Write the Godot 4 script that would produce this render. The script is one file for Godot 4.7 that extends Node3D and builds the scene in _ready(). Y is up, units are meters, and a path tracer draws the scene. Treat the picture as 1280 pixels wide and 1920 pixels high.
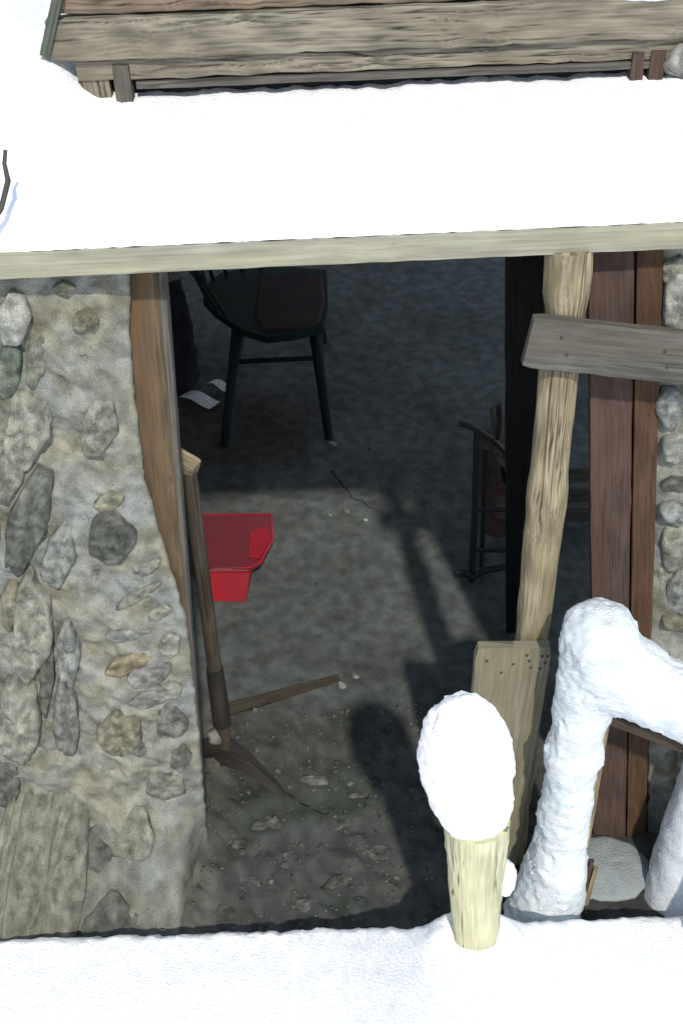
extends Node3D
# Snowed-in stone hut doorway seen from a snow bank above it. Metres, y up; the front of the stone walls is z = 0.

var V: PackedVector3Array
var U: PackedVector2Array
var G: PackedInt32Array
var noise_a := FastNoiseLite.new()
var noise_b := FastNoiseLite.new()
var rng := RandomNumberGenerator.new()
var M := {}
var used := {}

func _ready():
	rng.seed = 7
	noise_a.seed = 11; noise_a.frequency = 1.0; noise_a.fractal_octaves = 4
	noise_b.seed = 23; noise_b.frequency = 1.0; noise_b.noise_type = FastNoiseLite.TYPE_SIMPLEX_SMOOTH; noise_b.fractal_octaves = 2
	# camera, sky, sun, exposure
	var cam := Camera3D.new(); cam.name = "camera"; add_child(cam)
	cam.position = Vector3(0, 3.3, 2.5); cam.rotation_degrees = Vector3(-38, 0, -2.0)
	cam.fov = 44.27; cam.near = 0.05; cam.far = 900; cam.current = true
	var sky_m := ProceduralSkyMaterial.new()
	sky_m.sky_top_color = Color(0.56, 0.63, 0.72); sky_m.sky_horizon_color = Color(0.80, 0.81, 0.82); sky_m.sky_curve = 0.18
	sky_m.ground_bottom_color = Color(0.75, 0.79, 0.84); sky_m.ground_horizon_color = Color(0.74, 0.8, 0.88)
	sky_m.sun_angle_max = 1.0
	var sky := Sky.new(); sky.sky_material = sky_m
	var env := Environment.new()
	env.background_mode = Environment.BG_SKY; env.sky = sky; env.background_energy_multiplier = 2.1
	env.tonemap_mode = Environment.TONE_MAPPER_LINEAR; env.tonemap_exposure = 1.09
	env.sdfgi_enabled = true; env.ssao_enabled = true; env.ssil_enabled = true
	var we := WorldEnvironment.new(); we.name = "world_environment"; we.environment = env; add_child(we)
	var sun := DirectionalLight3D.new(); sun.name = "sun"; add_child(sun)
	sun.light_energy = 1.15; sun.light_color = Color(1.0, 0.97, 0.92); sun.light_angular_distance = 1.6; sun.shadow_enabled = true
	sun.look_at_from_position(Vector3(0.150, 1.054, 0.989), Vector3.ZERO)
	make_materials()
	build_setting()
	build_stone_walls()
	build_woodwork()
	build_roof()
	build_upper_wall()
	build_fences()
	build_inside()
	build_small_things()

# ------------------------------------------------------------------ naming
func numbered(called: String) -> String:
	if not used.has(called):
		used[called] = 0
		return called
	used[called] += 1
	return "%s_%03d" % [called, used[called]]

func thing(called: String, label: String, category: String, at := Vector3.ZERO, group := "") -> Node3D:
	var o := Node3D.new(); o.name = numbered(called); add_child(o); o.position = at
	return tag(o, label, category, group)

func tag(o, label: String, category: String, group := ""):
	o.set_meta("label", label); o.set_meta("category", category)
	if group != "": o.set_meta("group", group)
	return o

func place(called: String, mesh: Mesh, mat: Material, parent = self) -> MeshInstance3D:
	var o := MeshInstance3D.new(); o.mesh = mesh; o.material_override = mat
	o.name = numbered(called) if parent == self else called
	parent.add_child(o, true)
	if parent != self:
		var q = parent; var off := Vector3.ZERO
		while q != self:
			off += q.position; q = q.get_parent()
		o.position = -off          # every mesh is made in world metres
	return o

func setting(called: String, mesh: Mesh, mat: Material) -> MeshInstance3D:
	var o := place(called, mesh, mat); o.set_meta("kind", "structure"); return o

# ------------------------------------------------------------------ meshes
func start(): V = PackedVector3Array(); U = PackedVector2Array(); G = PackedInt32Array()

func tri(a: Vector3, b: Vector3, c: Vector3, ua := Vector2.ZERO, ub := Vector2.ZERO, uc := Vector2.ZERO, g := 0):
	V.append(a); V.append(b); V.append(c); U.append(ua); U.append(ub); U.append(uc); G.append(g)

func quad(a, b, c, d, ua := Vector2.ZERO, ub := Vector2.ZERO, uc := Vector2.ZERO, ud := Vector2.ZERO, g := 0):
	tri(a, b, c, ua, ub, uc, g); tri(a, c, d, ua, uc, ud, g)

func finish(col: Callable, closed := true) -> ArrayMesh:
	var vol := 0.0
	if closed:
		var o := V[0]
		for i in range(0, V.size(), 3):
			vol += (V[i] - o).dot((V[i + 1] - o).cross(V[i + 2] - o))
	var flip := closed and vol > 0.0
	var st := SurfaceTool.new(); st.begin(Mesh.PRIMITIVE_TRIANGLES)
	for t in G.size():
		st.set_smooth_group(G[t] if G[t] >= 0 else -1)
		for k in 3:
			var i: int = t * 3 + ([0, 2, 1][k] if flip else k)
			st.set_color(col.call(V[i])); st.set_uv(U[i]); st.add_vertex(V[i])
	st.generate_normals(); st.index()
	return st.commit()

func plain(c: Color) -> Callable: return func(_p): return c

func mottled(c: Color, amt := 0.25, f := 6.0, warm := 0.0) -> Callable:
	return func(p: Vector3):
		var n := noise_a.get_noise_3dv(p * f)
		var k := clampf(1.0 + amt * 2.0 * n, 0.35, 1.7)
		var w := warm * noise_b.get_noise_3dv(p * f * 0.6 + Vector3(9, 3, 1))
		return Color(clampf(c.r * k * (1.0 + w), 0, 1), clampf(c.g * k, 0, 1), clampf(c.b * k * (1.0 - w), 0, 1))

func slaty(c: Color, amt := 0.3, dir := Vector3(18, 70, 30)) -> Callable:
	# layered stone: fine bands, specks and a patchy crust
	return func(p: Vector3):
		var n := noise_a.get_noise_3dv(p * dir); var s := noise_b.get_noise_3dv(p * 90.0); var q := noise_b.get_noise_3dv(p * 9.0 + Vector3(3, 8, 2))
		var k := clampf(1.0 + amt * (1.5 * n + 0.7 * s), 0.4, 1.6)
		return c.lerp(Color(0.30, 0.30, 0.25), clampf(q * 1.2 - 0.1, 0.0, 0.45)) * k

func rect_profile(ch := 0.12) -> PackedVector2Array:
	# unit rectangle -1..1 with worn corners; first coordinate along the width, second along the thickness
	var p := PackedVector2Array()
	for c in [[1, -1, 1, 1], [1, 1, -1, 1], [-1, 1, -1, -1], [-1, -1, 1, -1]]:
		var a := Vector2(c[0], c[1]); var b := Vector2(c[2], c[3])
		for t in [0.02, 0.08, 0.5, 0.92, 0.98]:
			p.append(a.lerp(b, t))
	return p

func round_profile(n := 14) -> PackedVector2Array:
	var p := PackedVector2Array()
	for i in n: p.append(Vector2(cos(TAU * i / n), sin(TAU * i / n)))
	return p

func sweep(cs: Array, ws: Array, ts: Array, wdir: Vector3, prof: PackedVector2Array, rough := 0.0, f := 20.0, uoff := 0.0) -> void:
	# a bar along the points cs with half width ws and half thickness ts at each of them
	var rings := []
	var us := []; var run := 0.0
	for i in cs.size():
		var c: Vector3 = cs[i]
		if i > 0: run += c.distance_to(cs[i - 1])
		us.append(run + uoff)
		var t: Vector3 = (cs[mini(i + 1, cs.size() - 1)] - cs[maxi(i - 1, 0)]).normalized()
		var n := t.cross(wdir).normalized(); var w := n.cross(t).normalized()
		var ring := PackedVector3Array()
		for q in prof:
			var off: Vector3 = w * q.x * ws[i] + n * q.y * ts[i]
			var p: Vector3 = c + off
			if rough > 0.0:
				var s := p * f
				p += off.normalized() * rough * noise_a.get_noise_3d(s.x, s.y, s.z)
			ring.append(p)
		rings.append(ring)
	var m := prof.size()
	var vs := [0.0]
	for j in m: vs.append(vs[j] + (rings[0][j] as Vector3).distance_to(rings[0][(j + 1) % m]))
	for i in cs.size() - 1:
		for j in m:
			var k := (j + 1) % m
			quad(rings[i][j], rings[i][k], rings[i + 1][k], rings[i + 1][j], Vector2(us[i], vs[j]), Vector2(us[i], vs[j + 1]), Vector2(us[i + 1], vs[j + 1]), Vector2(us[i + 1], vs[j]))
	for e in [0, cs.size() - 1]:
		var mid := Vector3.ZERO
		for p in rings[e]: mid += p
		mid /= m
		for j in m:
			var k := (j + 1) % m
			var a: Vector3 = rings[e][j]; var b: Vector3 = rings[e][k]
			var ua := Vector2(us[e] + a.y * 0.1, vs[j] * 0.3)
			if e == 0: tri(b, a, mid, ua, ua, ua, 2)
			else: tri(a, b, mid, ua, ua, ua, 3)

func bar(a: Vector3, b: Vector3, w0: float, w1: float, t0: float, t1: float, wdir: Vector3, prof: PackedVector2Array, segs := 16, rough := 0.003, f := 14.0, wave := 0.0) -> ArrayMesh:
	start()
	var cs := []; var ws := []; var ts := []
	for i in segs + 1:
		var t := float(i) / segs
		var p := a.lerp(b, t)
		var e := 1.0 - 0.06 * float(i == 0 or i == segs)
		var k := 1.0 + wave * noise_b.get_noise_3dv(p * 3.0 + Vector3(5, 1, 7))
		cs.append(p + wdir * wave * 0.5 * w0 * noise_b.get_noise_3dv(p * 2.0)); ws.append(lerpf(w0, w1, t) * 0.5 * k * e); ts.append(lerpf(t0, t1, t) * 0.5 * e)
	sweep(cs, ws, ts, wdir, prof, rough, f, fposmod(a.x * 3.7 + a.y * 5.3 + a.z * 2.9, 2.0))
	return finish(plain(Color.WHITE))

func tube(pts: Array, r0: float, r1: float, n := 8, rough := 0.0, col: Callable = plain(Color.WHITE)) -> ArrayMesh:
	start()
	var ws := []
	for i in pts.size(): ws.append(lerpf(r0, r1, float(i) / maxi(1, pts.size() - 1)))
	var d: Vector3 = (pts[pts.size() - 1] - pts[0]).normalized()
	sweep(pts, ws, ws, Vector3.RIGHT if absf(d.x) < 0.7 else Vector3.UP, round_profile(n), rough)
	return finish(col)

func box(lo: Vector3, hi: Vector3, col: Callable) -> ArrayMesh:
	start()
	var c := []
	for k in 8: c.append(Vector3(hi.x if k & 1 else lo.x, hi.y if k & 2 else lo.y, hi.z if k & 4 else lo.z))
	for f in [[0, 1, 3, 2], [4, 6, 7, 5], [0, 4, 5, 1], [2, 3, 7, 6], [0, 2, 6, 4], [1, 5, 7, 3]]:
		quad(c[f[0]], c[f[1]], c[f[2]], c[f[3]], Vector2.ZERO, Vector2.ZERO, Vector2.ZERO, Vector2.ZERO, -1)
	return finish(col)

func prism(base: PackedVector3Array, top: PackedVector3Array, col: Callable) -> ArrayMesh:
	start(); var n := base.size()
	for i in n:
		var k := (i + 1) % n
		quad(base[i], base[k], top[k], top[i], Vector2.ZERO, Vector2.ZERO, Vector2.ZERO, Vector2.ZERO, -1)
	for i in range(1, n - 1):
		tri(top[0], top[i], top[i + 1], Vector2.ZERO, Vector2.ZERO, Vector2.ZERO, -1)
		tri(base[0], base[i + 1], base[i], Vector2.ZERO, Vector2.ZERO, Vector2.ZERO, -1)
	return finish(col)

func sheet(nu: int, nv: int, fn: Callable, col: Callable, flip := false) -> ArrayMesh:
	start(); var P := []
	for j in nv + 1:
		var row := PackedVector3Array()
		for i in nu + 1: row.append(fn.call(float(i) / nu, float(j) / nv))
		P.append(row)
	for j in nv:
		for i in nu:
			var a: Vector3 = P[j][i]; var b: Vector3 = P[j][i + 1]; var c: Vector3 = P[j + 1][i + 1]; var d: Vector3 = P[j + 1][i]
			if flip: quad(a, d, c, b)
			else: quad(a, b, c, d)
	return finish(col, false)

func blob(c: Vector3, r: Vector3, amp: float, f: float, col: Callable, n := 24, m := 16, lower := 1.0, seed_off := 0.0) -> ArrayMesh:
	start(); var P := []
	for j in m + 1:
		var row := PackedVector3Array(); var th := PI * j / m
		for i in n:
			var ph := TAU * i / n
			var d := Vector3(sin(th) * cos(ph), cos(th), sin(th) * sin(ph))
			var q := d * r
			if d.y < 0.0:
				var s := lerpf(1.0, lower, -d.y); q.x *= s; q.z *= s
			var s3 := (c + q) * f + Vector3(seed_off, 0, seed_off)
			row.append(c + q + d * amp * (noise_a.get_noise_3dv(s3) + 0.5 * noise_a.get_noise_3dv(s3 * 3.1)))
		P.append(row)
	for j in m:
		for i in n:
			var k := (i + 1) % n
			if j == 0: tri(P[0][0], P[1][k], P[1][i])
			elif j == m - 1: tri(P[j][i], P[j][k], P[m][0])
			else: quad(P[j][i], P[j][k], P[j + 1][k], P[j + 1][i])
	return finish(col)

func stone(o: Vector3, e1: Vector3, e2: Vector3, depth: float, col: Callable, n := 16, key := 0.0, jag := 0.22) -> ArrayMesh:
	# one stone bedded in a wall or the ground: e1, e2 are its half axes, it stands out by depth along their cross product
	start(); var up := e1.cross(e2).normalized()
	var rings := [[1.0, -0.6], [1.0, 0.45], [0.95, 0.80], [0.80, 0.95], [0.62, 1.0], [0.42, 1.02], [0.2, 1.03]]
	var P := []
	var rad := []
	for i in n:
		var ph := TAU * i / n
		var d := Vector3(cos(ph) * 0.8, sin(ph) * 0.8, key)
		var cut := 1.12                     # broken faces: a polygon of a few sides, worn round
		for k in 6:
			var q := sin(key * 12.9 + k * 78.2) * 43.7; q -= floorf(q)
			var c := cos(ph - (k + q * 0.7) * TAU / 6.0)
			if c > 0.05: cut = minf(cut, (0.80 + 0.22 * q) / c)
		rad.append(lerpf(1.0, cut, 0.92) + jag * 1.1 * noise_b.get_noise_3dv(d) + 0.02 * noise_b.get_noise_3dv(d * 4.0))
	for r in rings:
		var row := PackedVector3Array()
		for i in n:
			var ph := TAU * i / n
			var p: Vector3 = o + (e1 * cos(ph) + e2 * sin(ph)) * rad[i] * r[0] + up * depth * r[1]
			if r[1] > 0.0: p += up * depth * (0.75 * noise_a.get_noise_3dv(p * 13.0 + Vector3(key, 0, 0)) + 0.3 * noise_b.get_noise_3dv(p * 40.0))
			row.append(p)
		P.append(row)
	var top := o + up * depth * (1.03 + 0.75 * noise_a.get_noise_3dv((o + up * depth) * 13.0 + Vector3(key, 0, 0)))
	for j in rings.size() - 1:
		for i in n:
			var k := (i + 1) % n
			quad(P[j][i], P[j][k], P[j + 1][k], P[j + 1][i])
	for i in n: tri(P[rings.size() - 1][i], P[rings.size() - 1][(i + 1) % n], top)
	for i in range(1, n - 1): tri(P[0][0], P[0][i + 1], P[0][i], Vector2.ZERO, Vector2.ZERO, Vector2.ZERO, 4)
	return finish(col)

func capsule_d(p: Vector3, a: Vector3, b: Vector3, ra: float, rb: float) -> float:
	var ab := b - a; var t := clampf((p - a).dot(ab) / ab.length_squared(), 0.0, 1.0)
	return p.distance_to(a + ab * t) - lerpf(ra, rb, t)

func smin(a: float, b: float, k: float) -> float:
	var h := clampf(0.5 + 0.5 * (b - a) / k, 0.0, 1.0)
	return lerpf(b, a, h) - k * h * (1.0 - h)

func nets(sdf: Callable, lo: Vector3, hi: Vector3, cell: float, col: Callable) -> ArrayMesh:
	# surface nets of a distance field
	var nx := int((hi.x - lo.x) / cell) + 1; var ny := int((hi.y - lo.y) / cell) + 1; var nz := int((hi.z - lo.z) / cell) + 1
	var F := PackedFloat32Array(); F.resize(nx * ny * nz)
	for k in nz: for j in ny: for i in nx: F[(k * ny + j) * nx + i] = sdf.call(lo + Vector3(i, j, k) * cell)
	var C := {}
	var off := [Vector3i(0, 0, 0), Vector3i(1, 0, 0), Vector3i(0, 1, 0), Vector3i(1, 1, 0), Vector3i(0, 0, 1), Vector3i(1, 0, 1), Vector3i(0, 1, 1), Vector3i(1, 1, 1)]
	var edges := [[0, 1], [2, 3], [4, 5], [6, 7], [0, 2], [1, 3], [4, 6], [5, 7], [0, 4], [1, 5], [2, 6], [3, 7]]
	for k in nz - 1: for j in ny - 1: for i in nx - 1:
		var base := (k * ny + j) * nx + i
		var f0 := F[base] < 0.0
		var any := false
		for o in [1, nx, nx + 1, nx * ny, nx * ny + 1, nx * ny + nx, nx * ny + nx + 1]:
			if (F[base + o] < 0.0) != f0: any = true; break
		if not any: continue
		var s := Vector3.ZERO; var n := 0
		for e in edges:
			var oa: Vector3i = off[e[0]]; var ob: Vector3i = off[e[1]]
			var fa := F[((k + oa.z) * ny + j + oa.y) * nx + i + oa.x]; var fb := F[((k + ob.z) * ny + j + ob.y) * nx + i + ob.x]
			if (fa < 0.0) != (fb < 0.0):
				s += Vector3(oa).lerp(Vector3(ob), fa / (fa - fb)); n += 1
		C[base] = lo + (Vector3(i, j, k) + s / n) * cell
	start()
	for k in range(1, nz - 1): for j in range(1, ny - 1): for i in range(1, nx - 1):
		var base := (k * ny + j) * nx + i
		var f0 := F[base] < 0.0
		for ax in 3:
			var st_a: int = [1, nx, nx * ny][ax]
			if (F[base + st_a] < 0.0) == f0: continue
			var b: int = [nx, nx * ny, 1][ax]; var c: int = [nx * ny, 1, nx][ax]
			if not (C.has(base) and C.has(base - b) and C.has(base - b - c) and C.has(base - c)): continue
			if f0: quad(C[base], C[base - c], C[base - b - c], C[base - b])
			else: quad(C[base], C[base - b], C[base - b - c], C[base - c])
	return finish(col)

# ------------------------------------------------------------------ materials
func grain_image(size: int, f: float, contrast: float, mid: float, sd: int, oct := 5) -> Image:
	var n := FastNoiseLite.new(); n.seed = sd; n.frequency = f; n.fractal_octaves = oct; n.noise_type = FastNoiseLite.TYPE_SIMPLEX
	var src := n.get_seamless_image(size, size); src.convert(Image.FORMAT_L8)
	var im := Image.create(size, size, false, Image.FORMAT_RGB8)
	var d := src.get_data(); var out := PackedByteArray(); out.resize(size * size * 3)
	for i in d.size():
		var v := int(clampf(mid + (d[i] / 255.0 - 0.5) * contrast, 0.0, 1.0) * 255.0)
		out[i * 3] = v; out[i * 3 + 1] = v; out[i * 3 + 2] = v
	im.set_data(size, size, false, Image.FORMAT_RGB8, out)
	return im

func gritty(size: int, f: float, low: float, fine: float, mid: float, sd: int, pits: int) -> Image:
	# coarse clouds, fine sand grain and small pits
	var a := grain_image(size, f, 1.0, 0.5, sd, 6).get_data(); var im := grain_image(size, 0.22, 1.0, 0.5, sd + 1, 3); var c := im.get_data()
	for i in range(0, a.size(), 3):
		var v := int(clampf(mid + (a[i] / 255.0 - 0.5) * low + (c[i] / 255.0 - 0.5) * fine, 0.0, 1.0) * 255.0)
		c[i] = v; c[i + 1] = v; c[i + 2] = v
	im.set_data(size, size, false, Image.FORMAT_RGB8, c)
	var r := RandomNumberGenerator.new(); r.seed = sd
	for i in pits:
		var v := r.randf_range(0.3, 0.6)
		im.fill_rect(Rect2i(r.randi_range(4, size - 8), r.randi_range(4, size - 8), r.randi_range(1, 3), r.randi_range(1, 2)), Color(v, v, v))
	return im

func relief(im: Image, strength: float) -> ImageTexture:
	var n: Image = im.duplicate(); n.convert(Image.FORMAT_RGBA8); n.bump_map_to_normal_map(strength)
	return ImageTexture.create_from_image(n)

func specked(size: int) -> Image:
	# trodden concrete: soft cloudiness, sparse dark and pale specks
	var im := grain_image(size, 0.015, 0.28, 0.80, 13, 7)
	var r := RandomNumberGenerator.new(); r.seed = 99
	for i in 900:
		var x := r.randi_range(4, size - 5); var y := r.randi_range(4, size - 5); var w := 1 if r.randf() < 0.75 else 2
		var v := r.randf_range(0.35, 0.62) if r.randf() < 0.7 else 1.0
		im.fill_rect(Rect2i(x, y, w + r.randi_range(0, 1), w), Color(v, v, v))
	return im

func bump(size: int, f: float, strength: float, sd: int, oct := 5) -> ImageTexture:
	var n := FastNoiseLite.new(); n.seed = sd; n.frequency = f; n.fractal_octaves = oct; n.noise_type = FastNoiseLite.TYPE_SIMPLEX
	var im := n.get_seamless_image(size, size); im.convert(Image.FORMAT_RGBA8); im.bump_map_to_normal_map(strength)
	return ImageTexture.create_from_image(im)

func grainy(f_im: Image, nrm: ImageTexture, scale: float, rough := 0.95, nscale := 1.0) -> StandardMaterial3D:
	var m := StandardMaterial3D.new(); m.vertex_color_use_as_albedo = true
	m.albedo_texture = ImageTexture.create_from_image(f_im)
	m.normal_enabled = true; m.normal_texture = nrm; m.normal_scale = nscale
	m.uv1_triplanar = true; m.uv1_world_triplanar = true; m.uv1_scale = Vector3.ONE * scale
	m.roughness = rough; m.metallic_specular = 0.25
	return m

func plainish(c: Color, rough := 0.6) -> StandardMaterial3D:
	var m := StandardMaterial3D.new(); m.vertex_color_use_as_albedo = true; m.albedo_color = c; m.roughness = rough
	return m

func wood(sd: int, dark: Color, light: Color, tint: Color, tint_amt: float, fine := 1.0, knots := 5, crack := 0.5, rough := 0.9) -> StandardMaterial3D:
	# grain runs along u; the picture covers 3 m by 0.5 m. Colours are sRGB.
	var w := 1536; var h := 256
	var n := FastNoiseLite.new(); n.seed = sd; n.frequency = 1.0; n.fractal_octaves = 3
	var n2 := FastNoiseLite.new(); n2.seed = sd + 5; n2.frequency = 1.0; n2.fractal_octaves = 2
	var r := RandomNumberGenerator.new(); r.seed = sd
	var ks := []
	for i in knots * 3: ks.append([r.randf() * 3.0, r.randf() * 0.5, 0.006 + r.randf() * 0.012])
	var data := PackedByteArray(); data.resize(w * h * 3)
	var hd := PackedByteArray(); hd.resize(w * h)
	for y in h:
		var v := 0.5 * y / h
		var near := ks.filter(func(k): return absf(v - k[1]) < 0.05)
		for x in w:
			var u := 3.0 * x / w
			var vv := v; var kd := 0.0
			for k in near:
				var dx: float = (u - k[0]) * 0.45; var dy: float = v - k[1]
				if absf(dx) < 0.05 and absf(dy) < 0.05:
					var q: float = sqrt(dx * dx + dy * dy) / k[2]
					if q < 3.0:
						vv += dy * 0.7 * exp(-q * q * 0.35); kd = maxf(kd, clampf(1.25 - q, 0.0, 1.0))
			var g := n.get_noise_2d(u * 3.2 * fine, vv * 95.0 * fine)
			var g2 := n2.get_noise_2d(u * 5.0, vv * 420.0)
			var c := n2.get_noise_2d(u * 1.1 + 40.0, vv * 60.0 + 7.0)
			var cr := clampf((0.09 - absf(c)) / 0.09, 0.0, 1.0) * clampf(n.get_noise_2d(u * 0.9 + 9.0, v * 9.0) * 3.0, 0.0, 1.0) * crack
			var blotch := n.get_noise_2d(u * 5.0 + 20.0, v * 14.0 + 5.0)
			var t := clampf(0.55 + g * 0.55 + g2 * 0.4 + blotch * 0.5, 0.0, 1.0) * (1.0 - 0.75 * kd)
			var ta := clampf(0.5 + 1.4 * n2.get_noise_2d(u * 0.8 + 3.0, v * 10.0 + 3.0), 0.0, 1.0) * tint_amt
			var col := dark.lerp(light, t).lerp(tint, ta) * (1.0 - 0.7 * cr)
			var i := y * w + x
			data[i * 3] = int(clampf(col.r, 0, 1) * 255); data[i * 3 + 1] = int(clampf(col.g, 0, 1) * 255); data[i * 3 + 2] = int(clampf(col.b, 0, 1) * 255)
			hd[i] = int(clampf(t * 0.8 - cr, 0.0, 1.0) * 255)
	var im := Image.create_from_data(w, h, false, Image.FORMAT_RGB8, data)
	var hm := Image.create_from_data(w, h, false, Image.FORMAT_L8, hd); hm.convert(Image.FORMAT_RGBA8); hm.bump_map_to_normal_map(2.0)
	var m := StandardMaterial3D.new(); m.vertex_color_use_as_albedo = true
	m.albedo_texture = ImageTexture.create_from_image(im); m.normal_enabled = true; m.normal_texture = ImageTexture.create_from_image(hm); m.normal_scale = 0.7
	m.uv1_scale = Vector3(1.0 / 3.0, 2.0, 1.0); m.roughness = rough; m.metallic_specular = 0.25
	return m

func make_materials():
	var gs := gritty(640, 0.018, 0.6, 0.5, 0.82, 3, 500); M.stone = grainy(gs, relief(gs, 5.0), 1.6, 0.95, 0.8)
	var gm := gritty(768, 0.012, 0.45, 0.42, 0.85, 8, 1100); M.mortar = grainy(gm, relief(gm, 5.0), 1.25, 0.97, 0.8)
	M.dirt = grainy(specked(768), bump(512, 0.03, 2.0, 14, 6), 0.9, 0.93, 0.3)
	M.snow = grainy(grain_image(256, 0.03, 0.06, 0.97, 17, 4), bump(512, 0.06, 4.0, 18, 5), 2.6, 0.85, 0.9)
	M.fascia = wood(31, Color(0.47, 0.46, 0.41), Color(0.62, 0.61, 0.55), Color(0.58, 0.575, 0.48), 0.5, 0.6, 2, 0.1)
	M.weathered = wood(32, Color(0.31, 0.295, 0.26), Color(0.57, 0.545, 0.485), Color(0.46, 0.43, 0.37), 0.5, 1.3, 14, 0.85)
	M.pole = wood(33, Color(0.38, 0.34, 0.275), Color(0.66, 0.605, 0.50), Color(0.45, 0.43, 0.33), 0.5, 1.3, 12, 0.8)
	M.grey = wood(34, Color(0.27, 0.262, 0.245), Color(0.40, 0.39, 0.365), Color(0.34, 0.31, 0.275), 0.4, 0.8, 6, 0.5)
	M.brown = wood(35, Color(0.25, 0.205, 0.185), Color(0.345, 0.28, 0.255), Color(0.31, 0.24, 0.195), 0.5, 1.0, 7, 0.4)
	M.pale = wood(36, Color(0.64, 0.63, 0.52), Color(0.80, 0.79, 0.68), Color(0.73, 0.715, 0.56), 0.5, 1.2, 6, 0.8)
	M.iron = plainish(Color(1, 1, 1), 0.6); M.iron.metallic = 0.3
	M.paint = plainish(Color(1, 1, 1), 0.75); M.paint.metallic_specular = 0.2
	M.plastic = plainish(Color(1, 1, 1), 0.35)
	M.cloth = grainy(grain_image(256, 0.06, 0.5, 0.8, 41, 3), bump(256, 0.1, 3.0, 42, 3), 5.0, 1.0, 0.8)
	M.jamb = wood(37, Color(0.27, 0.23, 0.18), Color(0.40, 0.34, 0.265), Color(0.38, 0.30, 0.22), 0.5, 1.0, 4, 0.4)
	for q in [["rosy", "weathered", Color(1.0, 0.93, 0.91)], ["greenish", "grey", Color(0.92, 1.0, 0.96)], ["rust", "brown", Color(1.0, 0.95, 0.84)], ["footboard", "fascia", Color(0.82, 0.80, 0.77)], ["greyhandle", "grey", Color(0.78, 0.74, 0.70)], ["dark_grey", "grey", Color(0.36, 0.37, 0.40)], ["threshold", "grey", Color(0.74, 0.70, 0.66)]]:
		M[q[0]] = M[q[1]].duplicate(); M[q[0]].albedo_color = Color(minf(q[2].r, 1.0), q[2].g, q[2].b)

# ------------------------------------------------------------------ ground, snow, room
const SNOW := Color(0.90, 0.905, 0.915)

func ground_y(x: float, z: float) -> float:
	var rough := smoothstep(-0.75, -0.45, z)
	var y := 0.006 * noise_a.get_noise_2d(x * 2.0, z * 2.0) * 2.0
	y += rough * (0.03 * noise_a.get_noise_2d(x * 5.0 + 3.0, z * 5.0) + 0.02 * noise_b.get_noise_2d(x * 16.0, z * 16.0))
	y += rough * 0.09 * smoothstep(-0.40, -0.60, x) * smoothstep(0.27, 0.02, z)
	return y

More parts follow.
